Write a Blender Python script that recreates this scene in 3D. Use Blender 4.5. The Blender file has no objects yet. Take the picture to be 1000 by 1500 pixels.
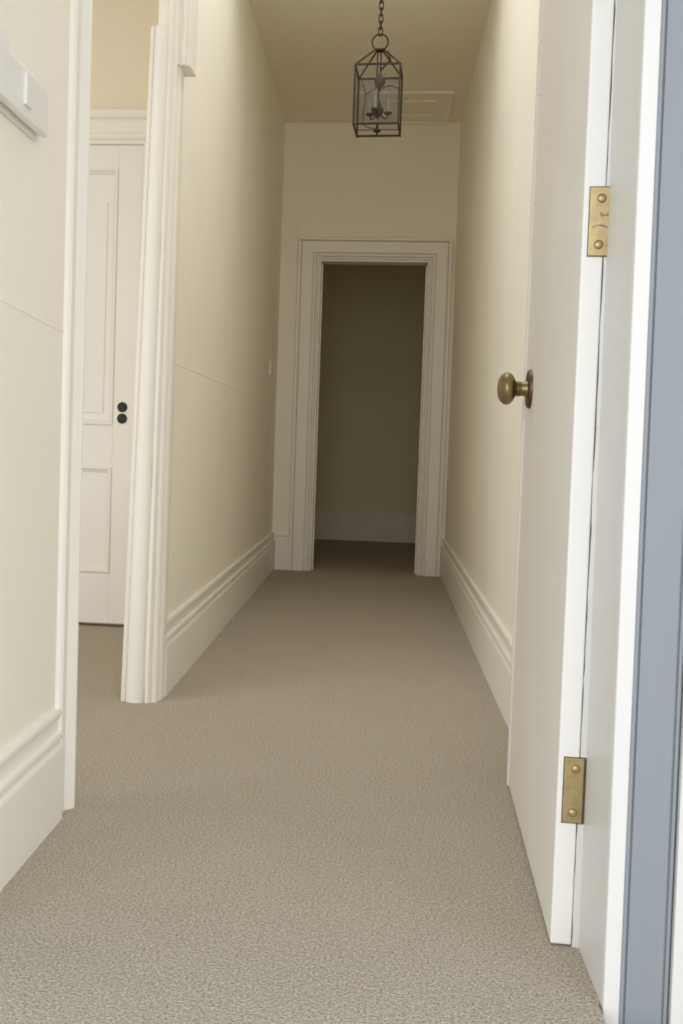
import bpy, bmesh, math, random
from mathutils import Vector, Matrix

random.seed(7)
SC = bpy.context.scene
COL = SC.collection
PI = math.pi

# ------------------------------------------------------------------ camera
YAW, PITCH, ROLL = 0.1026, -0.0500, 0.0311
cam_d = bpy.data.cameras.new('camera')
cam = bpy.data.objects.new('camera', cam_d)
COL.objects.link(cam)
fwd = Vector((-math.sin(YAW) * math.cos(PITCH), math.cos(YAW) * math.cos(PITCH), math.sin(PITCH)))
rgt = Vector((math.cos(YAW), math.sin(YAW), 0))
upv = rgt.cross(fwd)
r2 = rgt * math.cos(ROLL) + upv * math.sin(ROLL)
u2 = -rgt * math.sin(ROLL) + upv * math.cos(ROLL)
cam.matrix_world = Matrix(((r2.x, u2.x, -fwd.x, 0), (r2.y, u2.y, -fwd.y, 0), (r2.z, u2.z, -fwd.z, 0.82), (0, 0, 0, 1)))
cam_d.sensor_fit = 'VERTICAL'
cam_d.sensor_height = 36
cam_d.lens = 36 * 1600 / 1500
cam_d.shift_x = 110.2 / 1500
cam_d.shift_y = -25.57 / 1500
cam_d.clip_start = 0.02
SC.camera = cam

# ------------------------------------------------------------------ sky and exposure
world = bpy.data.worlds.new('overcast_sky')
SC.world = world
world.use_nodes = True
bg = world.node_tree.nodes['Background']
bg.inputs['Color'].default_value = (0.965, 0.987, 1.012, 1)
bg.inputs['Strength'].default_value = 1.0
SC.view_settings.view_transform = 'Standard'
SC.view_settings.look = 'None'
SC.view_settings.gamma = 1
SC.view_settings.use_curve_mapping = False
SC.view_settings.exposure = 1.58
SC.cycles.max_bounces = 20
SC.cycles.diffuse_bounces = 14
SC.cycles.transparent_max_bounces = 16


def portal(loc, rot, sx, sy):            # guides the sampling of sky light through an opening, adds no light
    l = bpy.data.lights.new('sky_portal', 'AREA')
    l.shape = 'RECTANGLE'
    l.size, l.size_y = sx, sy
    l.cycles.is_portal = True
    o = bpy.data.objects.new('sky_portal', l)
    o.location = loc
    o.rotation_euler = rot
    COL.objects.link(o)


# ------------------------------------------------------------------ dimensions (metres)
XL, XR = -0.664, 0.419            # hall walls
YE, H = 6.898, 2.80               # end wall, ceiling
YF0, YF1 = 1.617, 1.806           # front wall (outer face, inner face)
WT = 0.05                         # thickness of the hall's left wall
YS1, YS2 = 2.316, 3.32            # side opening in the left wall
YR = 4.60                         # far wall of the side room
ADDED_PORCH_Y = -1.15                    # front edge of the porch roof added to limit sky light
SK = (-0.60, 0.36, 2.6, 4.45)     # unseen skylight ahead of the lantern, added to brighten the hall (x0, x1, y0, y1)
YB = 9.17                         # far wall of the dark room


# ------------------------------------------------------------------ materials
def mat(name, col, rough=0.5, metal=0.0, bump=0.0, bscale=60, var=0.0, vscale=8, spec=0.5):
    m = bpy.data.materials.new(name)
    m.use_nodes = True
    nt = m.node_tree
    b = nt.nodes['Principled BSDF']
    b.inputs['Base Color'].default_value = (*col, 1)
    b.inputs['Roughness'].default_value = rough
    b.inputs['Metallic'].default_value = metal
    b.inputs['Specular IOR Level'].default_value = spec
    tc = nt.nodes.new('ShaderNodeTexCoord')
    if var > 0:
        n = nt.nodes.new('ShaderNodeTexNoise')
        n.inputs['Scale'].default_value = vscale
        n.inputs['Detail'].default_value = 4
        r = nt.nodes.new('ShaderNodeValToRGB')
        r.color_ramp.elements[0].position = 0.3
        r.color_ramp.elements[1].position = 0.7
        r.color_ramp.elements[0].color = (*[c * (1 - var) for c in col], 1)
        r.color_ramp.elements[1].color = (*[min(1, c * (1 + var)) for c in col], 1)
        nt.links.new(tc.outputs['Object'], n.inputs['Vector'])
        nt.links.new(n.outputs['Fac'], r.inputs['Fac'])
        nt.links.new(r.outputs['Color'], b.inputs['Base Color'])
    if bump > 0:
        n2 = nt.nodes.new('ShaderNodeTexNoise')
        n2.inputs['Scale'].default_value = bscale
        n2.inputs['Detail'].default_value = 3
        bp = nt.nodes.new('ShaderNodeBump')
        bp.inputs['Strength'].default_value = bump
        bp.inputs['Distance'].default_value = 0.002
        nt.links.new(tc.outputs['Object'], n2.inputs['Vector'])
        nt.links.new(n2.outputs['Fac'], bp.inputs['Height'])
        nt.links.new(bp.outputs['Normal'], b.inputs['Normal'])
    return m


WALL = (0.885, 0.847, 0.752)
M_wall = mat('cream_wall_paint', WALL, 0.75, bump=0.25, bscale=45, var=0.012, vscale=3, spec=0.25)
M_warm = mat('warm_cream_wall_paint', (0.85, 0.775, 0.605), 0.75, bump=0.2, bscale=45, spec=0.25)
M_tan = mat('tan_wall_paint', (0.86, 0.80, 0.575), 0.8, bump=0.2, bscale=45, spec=0.2)
M_ceil = mat('ceiling_paint', (0.84, 0.785, 0.665), 0.85, bump=0.15, bscale=60, spec=0.2)
M_trim = mat('white_trim_paint', (0.86, 0.83, 0.762), 0.45, var=0.008, vscale=5, spec=0.35)
M_door = mat('white_door_paint', (0.85, 0.83, 0.79), 0.45, bump=0.10, bscale=38, var=0.01, vscale=4, spec=0.4)
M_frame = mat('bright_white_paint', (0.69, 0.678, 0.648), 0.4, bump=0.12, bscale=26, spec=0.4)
M_plastic = mat('white_plastic', (0.84, 0.82, 0.78), 0.35, spec=0.5)
M_black = mat('bore_shade_black', (0.012, 0.012, 0.011), 0.6)
M_brown = mat('bare_wood_hole', (0.20, 0.11, 0.06), 0.8)
M_crack = mat('dark_crack', (0.10, 0.09, 0.08), 0.9)
M_bronze = mat('dark_bronze', (0.035, 0.023, 0.009), 0.45, metal=0.5, var=0.2, vscale=30)
M_pewter = mat('aged_pewter', (0.085, 0.068, 0.045), 0.7, metal=0.0, spec=0.2)
M_sleeve = mat('candle_sleeve', (0.30, 0.27, 0.21), 0.5)
M_porch = mat('added_porch_paint', (0.42, 0.46, 0.50), 0.7)
M_concrete = mat('porch_concrete', (0.32, 0.31, 0.29), 0.9, bump=0.3, var=0.1)


def brass(name, col, rough):
    m = mat(name, col, rough, metal=0.85, var=0.14, vscale=55)
    nt = m.node_tree
    b = nt.nodes['Principled BSDF']
    tc = nt.nodes.new('ShaderNodeTexCoord')
    mp = nt.nodes.new('ShaderNodeMapping')
    mp.inputs['Scale'].default_value = (260, 260, 18)
    n = nt.nodes.new('ShaderNodeTexNoise')
    n.inputs['Scale'].default_value = 1.0
    n.inputs['Detail'].default_value = 3
    bp = nt.nodes.new('ShaderNodeBump')
    bp.inputs['Strength'].default_value = 0.18
    bp.inputs['Distance'].default_value = 0.001
    nt.links.new(tc.outputs['Object'], mp.inputs['Vector'])
    nt.links.new(mp.outputs['Vector'], n.inputs['Vector'])
    nt.links.new(n.outputs['Fac'], bp.inputs['Height'])
    nt.links.new(bp.outputs['Normal'], b.inputs['Normal'])
    return m


M_brass = brass('satin_brass', (0.43, 0.34, 0.175), 0.40)
M_knob = brass('antique_brass', (0.27, 0.205, 0.10), 0.36)
M_rose = mat('dark_antique_brass', (0.13, 0.095, 0.05), 0.4, metal=0.8)


def wood_blue():
    m = mat('blue_grey_exterior_paint', (0.37, 0.405, 0.44), 0.55, spec=0.35)
    nt = m.node_tree
    b = nt.nodes['Principled BSDF']
    tc = nt.nodes.new('ShaderNodeTexCoord')
    mp = nt.nodes.new('ShaderNodeMapping')
    mp.inputs['Scale'].default_value = (220, 220, 3)
    n = nt.nodes.new('ShaderNodeTexNoise')
    n.inputs['Scale'].default_value = 1
    n.inputs['Detail'].default_value = 3
    r = nt.nodes.new('ShaderNodeValToRGB')
    r.color_ramp.elements[0].color = (0.243, 0.262, 0.279, 1)
    r.color_ramp.elements[1].color = (0.262, 0.282, 0.30, 1)
    bp = nt.nodes.new('ShaderNodeBump')
    bp.inputs['Strength'].default_value = 0.25
    bp.inputs['Distance'].default_value = 0.0012
    nt.links.new(tc.outputs['Object'], mp.inputs['Vector'])
    nt.links.new(mp.outputs['Vector'], n.inputs['Vector'])
    nt.links.new(n.outputs['Fac'], r.inputs['Fac'])
    nt.links.new(r.outputs['Color'], b.inputs['Base Color'])
    nt.links.new(n.outputs['Fac'], bp.inputs['Height'])
    nt.links.new(bp.outputs['Normal'], b.inputs['Normal'])
    return m


M_blue = wood_blue()


def carpet():
    m = bpy.data.materials.new('beige_loop_carpet')
    m.use_nodes = True
    nt = m.node_tree
    L = nt.links
    b = nt.nodes['Principled BSDF']
    b.inputs['Roughness'].default_value = 0.95
    b.inputs['Specular IOR Level'].default_value = 0.08
    tc = nt.nodes.new('ShaderNodeTexCoord')
    v = nt.nodes.new('ShaderNodeTexVoronoi')
    v.inputs['Scale'].default_value = 260
    v.inputs['Randomness'].default_value = 1
    n = nt.nodes.new('ShaderNodeTexNoise')
    n.inputs['Scale'].default_value = 215
    n.inputs['Detail'].default_value = 3
    n.inputs['Roughness'].default_value = 0.7
    n3 = nt.nodes.new('ShaderNodeTexNoise')
    n3.inputs['Scale'].default_value = 5
    n3.inputs['Detail'].default_value = 3
    for x in (v, n, n3):
        L.new(tc.outputs['Object'], x.inputs['Vector'])
    r = nt.nodes.new('ShaderNodeValToRGB')
    r.color_ramp.elements[0].position = 0.32
    r.color_ramp.elements[0].color = (0.27, 0.228, 0.177, 1)
    r.color_ramp.elements[1].position = 0.66
    r.color_ramp.elements[1].color = (0.69, 0.625, 0.53, 1)
    e = r.color_ramp.elements.new(0.5)
    e.color = (0.475, 0.424, 0.346, 1)
    L.new(n.outputs['Fac'], r.inputs['Fac'])
    mx = nt.nodes.new('ShaderNodeMix')
    mx.data_type = 'RGBA'
    mx.blend_type = 'MULTIPLY'
    mx.inputs['Factor'].default_value = 1.0
    r3 = nt.nodes.new('ShaderNodeValToRGB')
    r3.color_ramp.elements[0].color = (0.93, 0.93, 0.93, 1)
    r3.color_ramp.elements[1].color = (1, 1, 1, 1)
    L.new(n3.outputs['Fac'], r3.inputs['Fac'])
    L.new(r.outputs['Color'], mx.inputs['A'])
    L.new(r3.outputs['Color'], mx.inputs['B'])
    L.new(mx.outputs['Result'], b.inputs['Base Color'])
    ad = nt.nodes.new('ShaderNodeMath')
    ad.operation = 'SUBTRACT'
    L.new(n.outputs['Fac'], ad.inputs[0])
    L.new(v.outputs['Distance'], ad.inputs[1])
    bp = nt.nodes.new('ShaderNodeBump')
    bp.inputs['Strength'].default_value = 0.7
    bp.inputs['Distance'].default_value = 0.004
    L.new(ad.outputs['Value'], bp.inputs['Height'])
    L.new(bp.outputs['Normal'], b.inputs['Normal'])
    return m


M_carpet = carpet()


def glass():
    m = bpy.data.materials.new('lantern_glass')
    m.use_nodes = True
    nt = m.node_tree
    nt.nodes.remove(nt.nodes['Principled BSDF'])
    out = nt.nodes['Material Output']
    t = nt.nodes.new('ShaderNodeBsdfTransparent')
    t.inputs['Color'].default_value = (0.93, 0.935, 0.95, 1)
    g = nt.nodes.new('ShaderNodeBsdfGlossy')
    g.inputs['Roughness'].default_value = 0.03
    f = nt.nodes.new('ShaderNodeFresnel')
    f.inputs['IOR'].default_value = 1.45
    mx = nt.nodes.new('ShaderNodeMixShader')
    ml = nt.nodes.new('ShaderNodeMath')
    ml.operation = 'MULTIPLY'
    ml.inputs[1].default_value = 0.3
    nt.links.new(f.outputs['Fac'], ml.inputs[0])
    nt.links.new(ml.outputs['Value'], mx.inputs['Fac'])
    nt.links.new(t.outputs['BSDF'], mx.inputs[1])
    nt.links.new(g.outputs['BSDF'], mx.inputs[2])
    nt.links.new(mx.outputs['Shader'], out.inputs['Surface'])
    return m


M_glass = glass()


# ------------------------------------------------------------------ mesh helpers
def link(name, me, m, parent=None, loc=(0, 0, 0), rot=(0, 0, 0)):
    o = bpy.data.objects.new(name, me)
    if m is not None:
        me.materials.append(m)
    COL.objects.link(o)
    o.parent = parent
    o.location = loc
    o.rotation_euler = rot
    return o


def smooth(o, angle=35):
    o.data.shade_smooth()
    o.data.set_sharp_from_angle(angle=math.radians(angle))
    return o


def new_bm():
    return bmesh.new()


def to_obj(name, bm, m, parent=None, loc=(0, 0, 0), rot=(0, 0, 0), bevel=0.0, seg=2, sm=None):
    bmesh.ops.recalc_face_normals(bm, faces=bm.faces)
    me = bpy.data.meshes.new(name)
    bm.to_mesh(me)
    bm.free()
    o = link(name, me, m, parent, loc, rot)
    if bevel > 0:
        md = o.modifiers.new('bevel', 'BEVEL')
        md.width = bevel
        md.segments = seg
        md.limit_method = 'ANGLE'
    if sm:
        smooth(o, sm)
    return o


def add_box(bm, x0, x1, y0, y1, z0, z1):
    vs = [bm.verts.new((x, y, z)) for x in (x0, x1) for y in (y0, y1) for z in (z0, z1)]
    for f in ((0, 1, 3, 2), (4, 6, 7, 5), (0, 4, 5, 1), (2, 3, 7, 6), (0, 2, 6, 4), (1, 5, 7, 3)):
        bm.faces.new([vs[i] for i in f])


def boxes(name, lst, m, parent=None, bevel=0.0, **k):
    bm = new_bm()
    for b in lst:
        add_box(bm, *b)
    return to_obj(name, bm, m, parent, bevel=bevel, **k)


def loft(bm, rings, caps=True, closed=True):
    rs = [[bm.verts.new(p) for p in r] for r in rings]
    n = len(rs[0])
    for a, b in zip(rs, rs[1:]):
        for i in range(n if closed else n - 1):
            j = (i + 1) % n
            bm.faces.new((a[i], a[j], b[j], b[i]))
    if caps:
        bm.faces.new(rs[0][::-1])
        bm.faces.new(rs[-1])


def lathe(name, prof, m, parent, loc, axis='z', seg=32, sm=40, rot=(0, 0, 0)):
    """prof: (radius, axial) list; the axis points along +axis."""
    bm = new_bm()
    rings = []
    for r, a in prof:
        ring = []
        for k in range(seg):
            t = 2 * PI * k / seg
            c, s = r * math.cos(t), r * math.sin(t)
            ring.append({'z': (c, s, a), 'x': (a, c, s), '-x': (-a, c, s), '-y': (c, -a, s)}[axis])
        rings.append(ring)
    loft(bm, rings)
    return to_obj(name, bm, m, parent, loc, rot, sm=sm)


def add_tube(bm, pts, r, seg=8, closed=False, flat=1.0):
    pts = [Vector(p) for p in pts]
    n = len(pts)
    rings = []
    prev = None
    for i, p in enumerate(pts):
        if closed:
            d = pts[(i + 1) % n] - pts[i - 1]
        else:
            d = pts[min(i + 1, n - 1)] - pts[max(i - 1, 0)]
        d.normalize()
        if prev is None:
            a = Vector((0, 0, 1)) if abs(d.z) < 0.9 else Vector((1, 0, 0))
            u = d.cross(a).normalized()
        else:
            u = (prev - d * prev.dot(d)).normalized()
        prev = u
        w = d.cross(u)
        rr = r[i] if isinstance(r, (list, tuple)) else r
        rings.append([p + u * rr * math.cos(2 * PI * k / seg) + w * rr * flat * math.sin(2 * PI * k / seg) for k in range(seg)])
    if closed:
        rs = [[bm.verts.new(q) for q in ring] for ring in rings]
        for i in range(n):
            a, b = rs[i], rs[(i + 1) % n]
            for k in range(seg):
                j = (k + 1) % seg
                bm.faces.new((a[k], a[j], b[j], b[k]))
    else:
        loft(bm, rings)


def tube(name, pts, r, m, parent=None, seg=8, closed=False, loc=(0, 0, 0), rot=(0, 0, 0)):
    bm = new_bm()
    add_tube(bm, pts, r, seg, closed)
    return to_obj(name, bm, m, parent, loc, rot, sm=50)


def empty(name, loc=(0, 0, 0), rz=0):
    o = bpy.data.objects.new(name, None)
    COL.objects.link(o)
    o.location = loc
    o.rotation_euler = (0, 0, rz)
    return o


def tag(o, label, cat, kind=None, group=None):
    o['label'] = label
    o['category'] = cat
    if kind:
        o['kind'] = kind
    if group:
        o['group'] = group
    return o


def struct(o, label, cat):
    return tag(o, label, cat, 'structure')


# ------------------------------------------------------------------ the shell
struct(boxes('floor', [(-4.2, 1.6, YF0 + 0.012, YB + 0.1, -0.12, 0.0), (-0.9, 0.3515, YF0 - 0.22, YF0 + 0.012, -0.12, 0.0)], M_carpet),
       'beige loop pile carpet running wall to wall down the hallway', 'floor')
struct(boxes('ground', [(-5, 5, -4, YF0 + 0.01, -0.30, -0.17)], M_concrete),
       'grey concrete porch in front of the house door', 'porch')
struct(boxes('ceiling', [(-4.2, SK[0], YF0, YB + 0.1, H, H + 0.1), (SK[1], 1.6, YF0, YB + 0.1, H, H + 0.1), (SK[0], SK[1], YF0, SK[2], H, H + 0.1), (SK[0], SK[1], SK[3], YB + 0.1, H, H + 0.1),
    (SK[0] - 0.03, SK[0], SK[2] - 0.03, SK[3] + 0.03, H + 0.1, H + 0.45), (SK[1], SK[1] + 0.03, SK[2] - 0.03, SK[3] + 0.03, H + 0.1, H + 0.45),  # shaft of the added skylight, out of view above the hall
    (SK[0], SK[1], SK[2] - 0.03, SK[2], H + 0.1, H + 0.45), (SK[0], SK[1], SK[3], SK[3] + 0.03, H + 0.1, H + 0.45)], M_ceil),
       'cream ceiling over the narrow hallway with an added skylight opening', 'ceiling')

struct(boxes('wall_left', [(XL - WT, XL, YF1, YS1, 0, H), (XL - WT, XL, YS2, YE, 0, H), (XL - WT, XL, YS1, YS2, 2.62, H)], M_wall),
       'cream plaster hallway wall with the side room opening in it', 'wall')
struct(boxes('wall_right', [(XR, XR + 0.12, YF1, YE, 0, H)], M_wall),
       'cream plaster hallway wall behind the open slab door', 'wall')

DX0, DX1, DZ = -0.421, 0.264, 1.960       # opening in the end wall
WE = 0.12
struct(boxes('wall_end', [(-1.1, DX0, YE, YE + WE, 0, H), (DX1, 1.1, YE, YE + WE, 0, H), (DX0, DX1, YE, YE + WE, DZ, H)], M_wall),
       'cream end wall of the hallway with a cased doorway', 'wall')
struct(boxes('wall_back', [(-1.1, 1.1, YB, YB + 0.1, 0, H)], M_tan),
       'shadowed wall of the dark room seen through the doorway', 'wall')
struct(boxes('wall_back_left', [(-1.1, -0.98, YE + WE, YB, 0, H)], M_tan), 'side wall of the dark room on the switch side', 'wall')
struct(boxes('wall_back_right', [(0.92, 1.04, YE + WE, YB, 0, H)], M_tan), 'side wall of the dark room on the slab door side', 'wall')

# house front, with the front door opening and an unseen window added to light the side room
FX0, FX1, FZ = XL, 0.352, 2.62  # opening carried up past the door as an unseen transom, added for light
WX0, WX1, WZ0, WZ1 = -3.95, -1.3, 0.35, 2.65
struct(boxes('wall_front', [
    (FX1 + 0.1, 1.6, YF0 + 0.03, YF1, 0, H + 0.1), (FX0 - 0.18, FX0, YF0, YF1, 0, H + 0.1), (FX0, FX1 + 0.1, YF0, YF1, FZ, H + 0.1),
    (WX1, FX0 - 0.18, YF0, YF1, 0, H + 0.1), (-4.2, WX0, YF0, YF1, 0, H + 0.1), (WX0, WX1, YF0, YF1, 0, WZ0), (WX0, WX1, YF0, YF1, WZ1, H + 0.1)], M_wall),
    'house front wall around the front door', 'wall')
portal(((FX0 + FX1) / 2, YF0 - 0.02, FZ / 2), (math.radians(90), 0, 0), FX1 - FX0, FZ)
portal(((WX0 + WX1) / 2, YF0 - 0.02, (WZ0 + WZ1) / 2), (math.radians(90), 0, 0), WX1 - WX0, WZ1 - WZ0)

# unseen porch roof and side walls, added to hold back sky light
struct(boxes('ceiling_added_porch', [(-1.6, 1.6, ADDED_PORCH_Y, YF0, 2.72, 2.80)], M_porch), 'added unseen porch roof holding back sky light at the door', 'ceiling')
struct(boxes('wall_added_porch_left', [(-1.32, -1.22, 0.78, YF0, -0.17, 2.72)], M_porch), 'added unseen porch wall screening sky light on the left', 'wall')
struct(boxes('wall_added_porch_right', [(1.22, 1.32, 0.78, YF0, -0.17, 2.72)], M_porch), 'added unseen porch wall screening sky light on the blue casing side', 'wall')

portal(((SK[0] + SK[1]) / 2, (SK[2] + SK[3]) / 2, H + 0.44), (0, 0, 0), SK[1] - SK[0], SK[3] - SK[2])

# side room
struct(boxes('wall_side_room_far', [(-4.1, XL - WT, YR, YR + 0.1, 0, H)], M_warm), 'cream wall of the side room around its panelled door', 'wall')
struct(boxes('wall_side_room_left', [(-4.2, -4.1, YF1, YR + 0.1, 0, H)], M_warm), 'cream wall of the side room opposite the hallway', 'wall')


# ------------------------------------------------------------------ baseboards
BB = [(0, 0), (0.018, 0), (0.018, 0.154), (0.0165, 0.160), (0.0125, 0.166), (0.0125, 0.172), (0.0160, 0.176), (0.0168, 0.184), (0.0150, 0.190),
      (0.0075, 0.193), (0.0070, 0.205), (0.0080, 0.216), (0.0110, 0.222), (0.0130, 0.226), (0.0130, 0.234), (0.0105, 0.239), (0, 0.239)]


def baseboard(name, p0, p1, nrm, label, m=None):
    bm = new_bm()
    rings = [[(p[0] + nrm[0] * u, p[1] + nrm[1] * u, z) for u, z in BB] for p in (p0, p1)]
    loft(bm, rings)
    return struct(to_obj(name, bm, m or M_trim), label, 'baseboard')


baseboard('baseboard_left', (XL, YF1), (XL, YS1 - 0.080), (1, 0), 'tall moulded white baseboard under the wall control box')
baseboard('baseboard_left_far', (XL, 3.365), (XL, YE), (1, 0), 'tall moulded white baseboard between side opening and end wall')
baseboard('baseboard_right', (XR, YF1), (XR, YE), (-1, 0), 'tall moulded white baseboard running behind the slab door')
baseboard('baseboard_back', (-0.98, YB), (0.92, YB), (0, -1), 'shadowed moulded baseboard in the dark room', M_wall)
baseboard('baseboard_side_room', (-4.1, YR), (-1.98, YR), (0, -1), 'moulded baseboard along the side room wall')

# ------------------------------------------------------------------ end doorway casing
CW = 0.136
CAS = [(0, 0), (0, 0.014), (0.003, 0.018), (0.009, 0.018), (0.012, 0.014), (0.0125, 0.003), (0.0175, 0.003), (0.018, 0.016), (0.021, 0.021), (0.031, 0.023),
       (0.033, 0.021), (0.0335, 0.008), (0.0385, 0.008), (0.039, 0.023), (0.042, 0.0255), (0.106, 0.0265), (0.108, 0.024), (0.1085, 0.008), (0.1135, 0.008), (0.114, 0.028), (0.118, 0.033),
       (0.128, 0.034), (0.134, 0.030), (CW, 0.0)]


def leg(name, xin, side, z0, ztop, y, par, prof=CAS):
    """casing leg; side -1 grows to the left of xin; mitred top."""
    bm = new_bm()
    loft(bm, [[(xin + side * u, y - v, z0) for u, v in prof], [(xin + side * u, y - v, ztop + u) for u, v in prof]])
    return to_obj(name, bm, M_trim, par)


def head(name, x0, x1, z, y, par, prof=CAS):
    bm = new_bm()
    loft(bm, [[(x0 - u, y - v, z + u) for u, v in prof], [(x1 + u, y - v, z + u) for u, v in prof]])
    return to_obj(name, bm, M_trim, par)


t = struct(empty('trim_doorway', (0, 0, 0)), 'moulded cream casing around the dark doorway at the hall end', 'door casing')
leg('casing_leg', DX0, -1, 0, DZ, YE, t)
leg('casing_leg', DX1, 1, 0, DZ, YE, t)
head('casing_head', DX0, DX1, DZ, YE, t)
boxes('jamb', [(DX0, DX0 + 0.012, YE - 0.004, YE + WE + 0.004, 0, DZ - 0.012)], M_trim, t, bevel=0.002)
boxes('jamb', [(DX1 - 0.012, DX1, YE - 0.004, YE + WE + 0.004, 0, DZ - 0.012)], M_trim, t, bevel=0.002)
boxes('jamb_head', [(DX0, DX1, YE - 0.004, YE + WE + 0.004, DZ - 0.012, DZ)], M_trim, t, bevel=0.002)
boxes('door_stop', [(DX0 + 0.012, DX0 + 0.022, YE + 0.05, YE + 0.085, 0, DZ - 0.022)], M_trim, t, bevel=0.002)
boxes('door_stop', [(DX1 - 0.022, DX1 - 0.012, YE + 0.05, YE + 0.085, 0, DZ - 0.022)], M_trim, t, bevel=0.002)
# flat board and plinth that fill the end wall between the casing and the left corner
boxes('filler_board', [(XL, DX0 - CW, YE - 0.010, YE, 0.215, 2.30)], M_wall, t, bevel=0.001)
boxes('plinth', [(XL + 0.02, DX0 - 0.110, YE - 0.034, YE, 0, 0.212)], M_trim, t, bevel=0.003)

# ------------------------------------------------------------------ side opening: near casing
NC = [(YS1, XL - WT), (YS1, XL + 0.019), (YS1 - 0.004, XL + 0.024), (YS1 - 0.010, XL + 0.023), (YS1 - 0.026, XL + 0.0105), (YS1 - 0.029, XL + 0.007),
      (YS1 - 0.066, XL + 0.007), (YS1 - 0.068, XL + 0.011), (YS1 - 0.072, XL + 0.014), (YS1 - 0.080, XL + 0.014), (YS1 - 0.086, XL + 0.009), (YS1 - 0.088, XL)]
bm = new_bm()
loft(bm, [[(x, y, z) for y, x in NC] for z in (0, 2.62)])
struct(to_obj('trim_side_opening_near', bm, M_trim), 'white casing ending the wall with the control box', 'door casing')

# far side of the side opening: rounded post with mouldings
PP = [(-0.768, 3.36), (-0.772, 3.290), (-0.770, 3.278), (-0.763, 3.271), (-0.757, 3.272), (-0.754, 3.277), (-0.750, 3.268), (-0.740, 3.2605), (-0.724, 3.257),
      (-0.708, 3.2595), (-0.700, 3.265), (-0.697, 3.272), (-0.692, 3.2685), (-0.684, 3.2685), (-0.678, 3.274), (-0.676, 3.282), (-0.668, 3.281), (-0.661, 3.285),
      (-0.657, 3.292), (-0.658, 3.301), (-0.664, 3.304), (-0.664, 3.310), (-0.657, 3.311), (-0.653, 3.314), (-0.650, 3.320), (-0.649, 3.362), (-0.651, 3.370), (-0.664, 3.372), (-0.664, 3.36)]


def lean(x, y, z):
    k = min(1, max(0, (-0.652 - x) / 0.11))
    return (x + 0.0205 * z * (0.12 + 0.88 * k), y + 0.012 * z * (1 - k), z)


t = struct(empty('trim_side_opening_far'), 'white rounded and fluted casing post beside the side room opening', 'door casing')
bm = new_bm()
inner = PP[:13]
loft(bm, [[lean(x, y, z) for x, y in inner + [(-0.692, 3.36)]] for z in (0, 0.7, 1.4, 2.045)])
to_obj('rounded_post', bm, M_trim, t, bevel=0.0015, sm=28)
bm = new_bm()
outer = PP[11:]
loft(bm, [[lean(x, y, z) for x, y in outer + [(-0.697, 3.36)]] for z in (0, 0.7, 1.4, 2.2)])
to_obj('fluted_casing', bm, M_trim, t, sm=28)
UP = [(-0.700, 3.40), (-0.700, 3.335), (-0.694, 3.322), (-0.688, 3.322), (-0.684, 3.328), (-0.676, 3.318), (-0.664, 3.310), (-0.655, 3.312), (-0.651, 3.322), (-0.645, 3.322),
      (-0.642, 3.314), (-0.636, 3.314), (-0.633, 3.326), (-0.628, 3.326), (-0.624, 3.330), (-0.620, 3.350), (-0.620, 3.43), (-0.664, 3.43)]
bm = new_bm()
loft(bm, [[(x + 0.006, y, z) for x, y in UP] for z in (1.945, 2.62)])
to_obj('upper_casing', bm, M_trim, t, bevel=0.0015, sm=28)

# ------------------------------------------------------------------ painted-over chair rail ridge
RG = [(0, -0.004), (0.0010, -0.003), (0.0014, 0), (0.0010, 0.002), (0, 0.0024)]
for nm, y0, y1, z0, z1, lb in (('trim_ridge_near', YF1, 2.235, 1.052, 1.032, 'faint painted ridge on the wall below the control box'),
                               ('trim_ridge_far', 3.42, 6.70, 1.058, 1.040, 'faint painted ridge on the wall below the small switch')):
    bm = new_bm()
    loft(bm, [[(XL + u, y, z + v) for u, v in RG] for y, z in ((y0, z0), (y1, z1))])
    struct(to_obj(nm, bm, M_wall), lb, 'wall trim')

# ------------------------------------------------------------------ front door frame
LEAN = 0.0055


def lean_obj(o, z0=0.45):
    for v in o.data.vertices:
        v.co.x -= LEAN * (v.co.z - z0)
    return o


t = struct(empty('trim_front_door_frame'), 'white front door frame between the slab door and blue casing', 'door frame')
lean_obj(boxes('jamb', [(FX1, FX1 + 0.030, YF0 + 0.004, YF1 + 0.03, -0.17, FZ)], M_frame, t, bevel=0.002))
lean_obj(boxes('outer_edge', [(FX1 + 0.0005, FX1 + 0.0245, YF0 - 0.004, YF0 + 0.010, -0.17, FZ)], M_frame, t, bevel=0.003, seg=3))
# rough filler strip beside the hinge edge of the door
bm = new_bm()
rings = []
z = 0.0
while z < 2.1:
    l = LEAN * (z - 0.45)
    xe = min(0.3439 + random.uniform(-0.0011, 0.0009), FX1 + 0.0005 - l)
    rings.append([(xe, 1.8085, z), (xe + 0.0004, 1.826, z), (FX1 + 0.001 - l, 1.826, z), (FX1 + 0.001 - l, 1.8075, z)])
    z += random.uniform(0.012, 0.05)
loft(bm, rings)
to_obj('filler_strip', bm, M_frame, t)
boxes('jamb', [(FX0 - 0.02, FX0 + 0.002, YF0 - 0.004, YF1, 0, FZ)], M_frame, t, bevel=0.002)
boxes('added_transom_bar', [(FX0, FX1, YF0 + 0.03, YF1 - 0.03, 2.13, 2.19)], M_frame, t, bevel=0.004)

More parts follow.
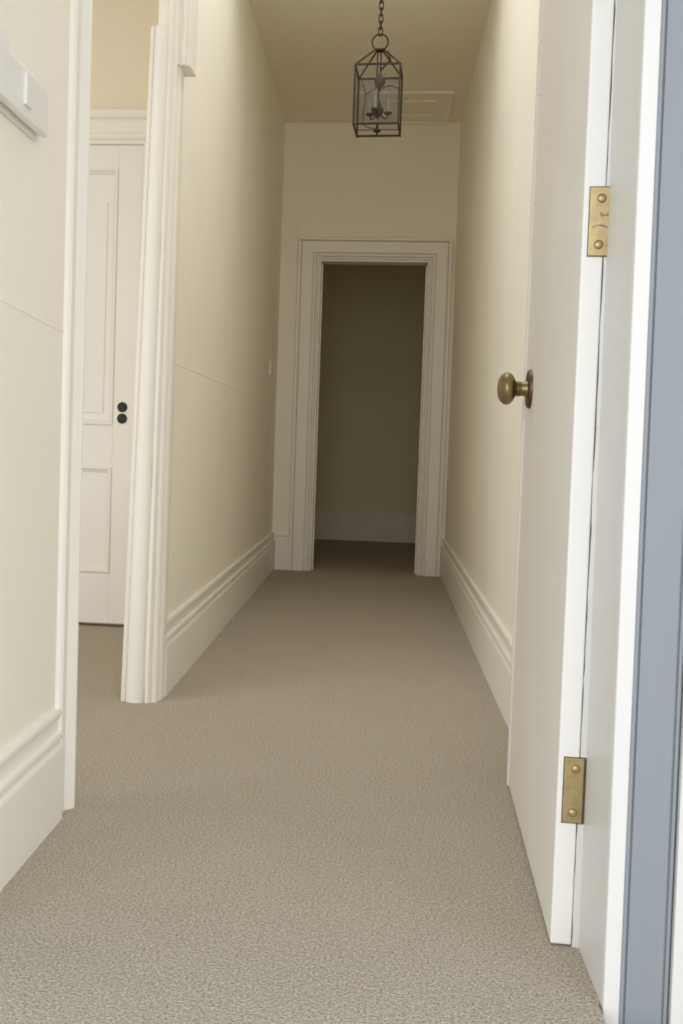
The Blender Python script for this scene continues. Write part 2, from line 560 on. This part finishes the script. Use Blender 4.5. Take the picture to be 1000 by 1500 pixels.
t = struct(empty('trim_blue_casing'), 'blue-grey painted exterior casing beside the front door', 'door casing')
BX = FX1 + 0.0235
BP = [(0, 0.03), (0, -0.001), (0.0015, -0.0035), (0.0055, -0.0035), (0.0075, -0.0005), (0.0085, 0.0005), (0.0095, -0.0025), (0.060, -0.0025), (0.061, 0.0005), (0.063, 0.001),
      (0.064, -0.0025), (0.068, -0.003), (0.070, 0.0), (0.071, 0.03)]
bm = new_bm()
rings = []
for z in [i * 0.06 - 0.17 for i in range(46)]:
    j = random.uniform(-0.0005, 0.0005)
    rings.append([(BX + u + (j if u < 0.001 else 0), YF0 + v, z) for u, v in BP])
loft(bm, rings)
lean_obj(to_obj('casing_board', bm, M_blue, t))
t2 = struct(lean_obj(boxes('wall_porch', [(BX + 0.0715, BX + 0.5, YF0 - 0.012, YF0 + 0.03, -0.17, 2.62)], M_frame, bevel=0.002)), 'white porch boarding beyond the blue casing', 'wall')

# ------------------------------------------------------------------ front door (open against the right wall)
DW, DTH = 0.850, 0.034
ANG = math.atan2(0.3386 - 0.3095, 2.6575 - 1.8085)
d = boxes('door_1', [(0, DTH, 0, DW, 0.003, 2.12)], M_door, bevel=0.0035, seg=3, loc=(0.3085, 1.8085, 0), rot=(0, 0, -ANG))
struct(d, 'white flush slab front door standing open with brass knob', 'door')
# local frame: x = into the wall, y = from hinge edge to latch edge
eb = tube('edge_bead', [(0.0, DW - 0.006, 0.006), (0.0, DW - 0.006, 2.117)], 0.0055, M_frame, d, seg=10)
eb['label'] = 'slim white bead along the latch edge'
kl = (0, 0.716, 0.953)
k = lathe('door_knob', [(0.001, 0.074), (0.012, 0.0735), (0.022, 0.071), (0.030, 0.066), (0.0355, 0.059), (0.037, 0.053), (0.035, 0.046), (0.029, 0.040), (0.021, 0.0355),
                        (0.0165, 0.0335), (0.0155, 0.0315), (0.0175, 0.030), (0.0175, 0.0275), (0.0155, 0.026), (0.0170, 0.0245), (0.0170, 0.0225), (0.0155, 0.021),
                        (0.0165, 0.012), (0.019, 0.006), (0.019, 0.0)], M_knob, d, kl, axis='-x', seg=40)
k['label'] = 'oval antique brass knob'
ro = lathe('rose', [(0.001, 0.0085), (0.034, 0.0085), (0.037, 0.0095), (0.041, 0.0080), (0.0435, 0.005), (0.044, 0.0)], M_rose, d, kl, axis='-x', seg=40)
ro['label'] = 'round dark brass backplate'


def squiggle(par, x0, x1, z0, amp, loops, arc):
    n = loops * 10
    pts = []
    for i in range(n + 1):
        q = i / n
        ph = 2 * PI * loops * q
        a = amp * (0.6 + 0.5 * math.sin(7.3 * q + x0 * 900))
        pts.append((x0 + (x1 - x0) * q + 0.0006 * math.cos(ph), -0.0024, z0 + arc * (4 * q * (1 - q)) + a * math.sin(ph)))
    return tube('engraved_script', pts, 0.0005, M_crack, par, seg=5)


for i, (zc, hh) in enumerate(((1.184, 0.1085), (0.2625, 0.1075))):
    hg = boxes('hinge', [(-0.0165, 0.0165, -0.0022, 0.004, -hh / 2, hh / 2)], M_brass, d, bevel=0.0008, loc=(0.0262, -0.0008, zc))
    boxes('mortise', [(-0.0176, 0.0178, -0.0006, 0.003, -hh / 2 - 0.0012, hh / 2 + 0.0012)], M_rose, hg)
    hg['label'] = 'satin brass butt hinge leaf with two screws'
    for s in (1, -1):
        lathe('screw', [(0.0073, -0.001), (0.0073, 0.0008), (0.0064, 0.0022), (0.0038, 0.0034), (0.0005, 0.0038)], M_brass, hg, (0.0005 + 0.001 * s, -0.0022, s * 0.0365), axis='-y', seg=20, sm=50)
    boxes('pin_edge', [(0.0140, 0.0172, -0.0026, 0.003, -hh / 2 + 0.0005, hh / 2 - 0.0005)], M_rose, hg, bevel=0.0008)
    if i == 0:
        squiggle(hg, 0.0005, 0.012, 0.0120, 0.0026, 5, -0.002)
        squiggle(hg, -0.011, 0.012, -0.0095, 0.0017, 8, 0.004)
for zc, yy in ((1.86, 0.822), (1.74, 0.825), (1.49, 0.822)):
    lathe('nail_hole', [(0.0034, -0.001), (0.0034, 0.0004), (0.0005, 0.0005)], M_brown, d, (0, yy, zc - 0.1), axis='-x', seg=10)

# ------------------------------------------------------------------ panelled door in the side room
PX1 = -1.030
PX0 = PX1 - 0.80
PY = 4.550
d2 = struct(empty('door_2', ((PX0 + PX1) / 2, PY, 0)), 'white panelled door with two black bore holes in side room', 'door')
hw = 0.40
for s in (-1, 1):
    boxes('stile', [(min(s * hw, s * (hw - 0.102)), max(s * hw, s * (hw - 0.102)), 0, 0.04, 0.014, 2.0335)], M_door, d2, bevel=0.0015)
for z0, z1 in ((0.014, 0.232), (0.685, 0.862), (1.938, 2.0335)):
    boxes('rail', [(-hw + 0.102, hw - 0.102, 0.0005, 0.04, z0, z1)], M_door, d2, bevel=0.0015)
ix = hw - 0.102


def frame_moulding(par, x0, x1, z0, z1, prof, name):
    """picture-frame moulding; prof = (inset, y)"""
    bm = new_bm()
    rings = [[(x0 + u, v, z0 + u), (x1 - u, v, z0 + u), (x1 - u, v, z1 - u), (x0 + u, v, z1 - u)] for u, v in prof]
    n = len(rings)
    vs = [[bm.verts.new(p) for p in r] for r in rings]
    for a in range(n):
        b = (a + 1) % n
        for i in range(4):
            j = (i + 1) % 4
            bm.faces.new((vs[a][i], vs[a][j], vs[b][j], vs[b][i]))
    return to_obj(name, bm, M_door, par)


MP = [(0, 0.02), (0, -0.005), (0.004, -0.008), (0.010, -0.008), (0.013, -0.004), (0.018, 0.002), (0.021, 0.002), (0.023, 0.008), (0.024, 0.02)]
for z0, z1, fld in ((0.232, 0.685, 0.03), (0.862, 1.938, 0.06)):
    boxes('panel', [(-ix, ix, 0.014, 0.03, z0, z1)], M_door, d2)
    frame_moulding(d2, -ix, ix, z0, z1, MP, 'panel_moulding')
    if z1 > 1:
        boxes('raised_field', [(-ix + 0.045, ix - 0.045, 0.009, 0.016, z0 + 0.05, z1 - 0.14)], M_door, d2, bevel=0.003)
for zc in (0.939, 0.891):
    lathe('bore_ring', [(0.0265, -0.001), (0.0265, 0.002), (0.022, 0.003), (0.021, 0.0)], M_plastic, d2, (hw - 0.0615, 0, zc), axis='-y', seg=28)
    bo = lathe('bore_hole', [(0.021, -0.001), (0.021, 0.0030), (0.0165, 0.0042), (0.0005, 0.0044)], M_black, d2, (hw - 0.0615, 0, zc), axis='-y', seg=28)  # black disc paints in the shade of the open bore
    bo['label'] = 'round black lock bore'

t = struct(empty('trim_side_room_door'), 'moulded cream head and casing around the panelled door', 'door casing')
boxes('casing_leg', [(PX1 + 0.003, PX1 + 0.13, YR - 0.065, YR, 0, 2.036)], M_trim, t, bevel=0.003)
boxes('casing_leg', [(PX0 - 0.13, PX0 - 0.003, YR - 0.065, YR, 0, 2.036)], M_trim, t, bevel=0.003)
HP = [(0, 2.034), (0.070, 2.034), (0.070, 2.046), (0.078, 2.052), (0.082, 2.060), (0.082, 2.074), (0.072, 2.080), (0.072, 2.125), (0.076, 2.132), (0.088, 2.140), (0.092, 2.150), (0.092, 2.168), (0.086, 2.172), (0, 2.172)]
bm = new_bm()
loft(bm, [[(x, YR - u, z) for u, z in HP] for x in (PX0 - 0.15, PX1 + 0.15)])
to_obj('casing_head', bm, M_trim, t)

# ------------------------------------------------------------------ wall control box near the front door
t = tag(empty('wall_control_box', (XL, 1.90, 1.418)), 'white plastic control box mounted high on the near wall', 'control box')
boxes('back_plate', [(0, 0.006, -0.20, 0.118, -0.055, 0.046)], M_plastic, t, bevel=0.0025)
bm = new_bm()
n0 = [(0.006, -0.043), (0.022, -0.052), (0.028, -0.046), (0.028, 0.032), (0.025, 0.038), (0.006, 0.040)]
loft(bm, [[(x, -0.15, z) for x, z in n0], [(x, 0.100, z) for x, z in n0]])
to_obj('cover', bm, M_plastic, t, bevel=0.002)
bm = new_bm()
n1 = [(0.006, -0.040), (0.020, -0.050), (0.0255, -0.045), (0.0255, 0.030), (0.022, 0.036), (0.006, 0.038)]
loft(bm, [[(x, 0.100, z) for x, z in n1], [(x, 0.116, z) for x, z in n1]])
to_obj('end_cap', bm, M_plastic, t, bevel=0.002)
boxes('slider', [(0.027, 0.034, -0.032, 0.004, -0.030, 0.026)], M_plastic, t, bevel=0.002)
boxes('raised_cover', [(0.006, 0.037, -0.20, -0.128, -0.056, 0.048)], M_plastic, t, bevel=0.004, seg=3)

# small switch by the end doorway
t = tag(empty('light_switch', (XL, 6.43, 1.245)), 'small white light switch on the wall near the end doorway', 'light switch')
boxes('switch_plate', [(0, 0.006, -0.036, 0.036, -0.045, 0.045)], M_plastic, t, bevel=0.002)
boxes('rocker', [(0.005, 0.010, -0.016, 0.016, -0.030, 0.030)], M_plastic, t, bevel=0.002)

# ------------------------------------------------------------------ ceiling hatch
t = tag(empty('ceiling_hatch', (0.058, 6.575, H)), 'flat cream access hatch in the ceiling behind the lantern', 'ceiling hatch')


def ring_frame(name, hx, hy, w, dep, par, m, bev=0.002):
    return boxes(name, [(-hx, hx, -hy, -hy + w, -dep, 0), (-hx, hx, hy - w, hy, -dep, 0), (-hx, -hx + w, -hy + w, hy - w, -dep, 0), (hx - w, hx, -hy + w, hy - w, -dep, 0)], m, par, bevel=bev)


ring_frame('outer_frame', 0.280, 0.297, 0.016, 0.014, t, M_trim)
boxes('panel', [(-0.264, 0.264, -0.281, 0.281, -0.005, 0)], M_ceil, t)
ring_frame('inner_frame', 0.186, 0.140, 0.012, 0.012, t, M_ceil)
boxes('inner_panel', [(-0.174, 0.174, -0.128, 0.128, -0.008, 0)], M_ceil, t)

# ------------------------------------------------------------------ hanging lantern
LZ0, LZ1 = 2.113, 2.350
t = tag(empty('pendant_lantern', (-0.061, 4.60, LZ0), math.radians(-3.5)), 'square bronze and glass lantern hanging by a chain from the ceiling', 'pendant light')
hs = 0.0905
br = 0.0036
hgt = LZ1 - LZ0


def bar(name, a, b, r=br):
    """square bar between two points"""
    bm = new_bm()
    add_tube(bm, [a, b], r * 1.25, seg=4)
    return to_obj(name, bm, M_bronze, t)


cs = [(-hs, -hs), (hs, -hs), (hs, hs), (-hs, hs)]
for z, nm in ((0, 'bottom_rail'), (hgt, 'top_rail')):
    for i in range(4):
        a, b = cs[i], cs[(i + 1) % 4]
        if i % 2 == 0:
            boxes(nm, [(-hs - br, hs + br, a[1] - br, a[1] + br, z - br, z + br)], M_bronze, t, bevel=0.0006)
        else:
            boxes(nm, [(a[0] - br, a[0] + br, -hs + br, hs - br, z - br, z + br)], M_bronze, t, bevel=0.0006)
for x, y in cs:
    boxes('corner_post', [(x - br, x + br, y - br, y + br, -br * 1.6, hgt - br)], M_bronze, t, bevel=0.0006)
az = hgt + 0.085
for x, y in cs:
    tube('hip_rod', [(x, y, hgt), (x * 0.16, y * 0.16, az)], 0.0032, M_bronze, t, seg=8)
boxes('apex_plate', [(-0.018, 0.018, -0.018, 0.018, az - 0.004, az + 0.003)], M_bronze, t, bevel=0.001)
for x in (-0.008, 0.006):
    tube('hanger_rod', [(x, 0, az), (x, 0, hgt - 0.03)], 0.0026, M_bronze, t, seg=8)
tube('clasp', [(0.034, -0.01, az - 0.010), (0.040, -0.012, az - 0.022), (0.046, -0.02, az - 0.046), (0.030, -0.015, az - 0.062), (0.006, 0, hgt + 0.004)], 0.0036, M_bronze, t, seg=8)
RR = 0.0325
rz = az + RR
tube('hanging_ring', [(RR * math.cos(2 * PI * i / 36), 0, rz + RR * math.sin(2 * PI * i / 36)) for i in range(36)], 0.0032, M_bronze, t, seg=8, closed=True)
# chain links up to the ceiling canopy
lz = rz + RR - 0.008
top = H - LZ0 - 0.028
ll, lw, lt = 0.036, 0.0085, 0.0024
pitch = ll - 4 * lt
nl = int((top - lz) / pitch) + 1
for i in range(nl):
    zc = lz + ll / 2 + i * pitch
    pts = []
    for q in range(20):
        a = 2 * PI * q / 20
        xx, zz = lw * math.cos(a), (ll / 2 - lw) * (1 if math.sin(a) >= 0 else -1) + lw * math.sin(a)
        pts.append((xx, 0, zz))
    tube('chain_link', pts, lt, M_bronze, t, seg=6, closed=True, loc=(0, 0, zc), rot=(0, 0, math.radians(25 + 90 * (i % 2))))
lathe('canopy', [(0.060, top + 0.028), (0.060, top + 0.020), (0.050, top + 0.010), (0.020, top + 0.002), (0.004, top - 0.004)], M_bronze, t, (0, 0, 0), seg=32)
# panes
for i, (nm) in enumerate(('glass_pane',) * 4):
    a = i * PI / 2
    boxes(nm, [(-hs + br, hs - br, -hs - 0.001, -hs + 0.001, br, hgt - br)], M_glass, t, rot=(0, 0, a))
# inner candelabra
tube('stem', [(0, 0, hgt - 0.012), (0, 0, 0.045)], 0.0030, M_bronze, t, seg=8)
lathe('upper_hub', [(0.004, hgt - 0.032), (0.010, hgt - 0.040), (0.013, hgt - 0.046), (0.021, hgt - 0.056), (0.023, hgt - 0.068), (0.017, hgt - 0.082), (0.008, hgt - 0.092), (0.004, hgt - 0.102)], M_pewter, t, (0.004, 0, 0.022), seg=24)
lathe('lower_hub', [(0.003, 0.118), (0.007, 0.104), (0.010, 0.092), (0.018, 0.080), (0.024, 0.066), (0.022, 0.054), (0.014, 0.044), (0.008, 0.036), (0.003, 0.030)], M_pewter, t, (0, 0, 0.014), seg=24)
for i in range(3):
    a = math.radians(20 + 120 * i)
    c, s = math.cos(a), math.sin(a)
    ar = tube('candle_arm', [(c * r, s * r, z) for r, z in ((0.010, 0.070), (0.020, 0.054), (0.030, 0.047), (0.040, 0.052), (0.044, 0.066))], 0.0028, M_pewter, t, seg=8)
    lathe('drip_pan', [(0.003, 0.046), (0.014, 0.050), (0.017, 0.056), (0.015, 0.056), (0.008, 0.053)], M_pewter, ar, (c * 0.044, s * 0.044, 0.017), seg=20)
    lathe('candle_sleeve', [(0.0085, 0.053), (0.0085, 0.110), (0.004, 0.112)], M_sleeve, ar, (c * 0.044, s * 0.044, 0.017), seg=20)
    lathe('bulb', [(0.005, 0.111), (0.010, 0.124), (0.0095, 0.138), (0.004, 0.156), (0.0008, 0.164)], M_glass, ar, (c * 0.044, s * 0.044, 0.017), seg=20)
# curved scroll wires beside the candles and at the base
tube('scroll_wire', [(-0.076, 0.03, hgt - 0.018), (-0.062, 0.03, hgt - 0.058), (-0.054, 0.02, hgt - 0.085), (-0.056, 0.01, hgt - 0.135), (-0.060, 0.0, 0.055), (-0.058, 0.0, 0.022), (-0.04, 0, 0.010), (0, 0, 0.003)], 0.0019, M_bronze, t, seg=6)
tube('scroll_wire', [(-0.054, 0.02, hgt - 0.085), (-0.03, 0.01, hgt - 0.078), (-0.008, 0, hgt - 0.066)], 0.0019, M_bronze, t, seg=6)
tube('scroll_wire', [(0.018, 0, hgt - 0.070), (0.034, 0.02, hgt - 0.054), (0.052, 0.03, hgt - 0.050), (0.082, 0.05, hgt - 0.056)], 0.0019, M_bronze, t, seg=6)
boxes('bottom_bar', [(-hs + br, hs - br, -0.0014, 0.0014, -0.0014, 0.0014)], M_bronze, t)
lathe('finial', [(0.0008, -0.024), (0.003, -0.022), (0.004, -0.016), (0.005, -0.012), (0.015, -0.008), (0.016, -0.003), (0.006, 0.003), (0.003, 0.032)], M_bronze, t, (0, 0, 0), seg=24)
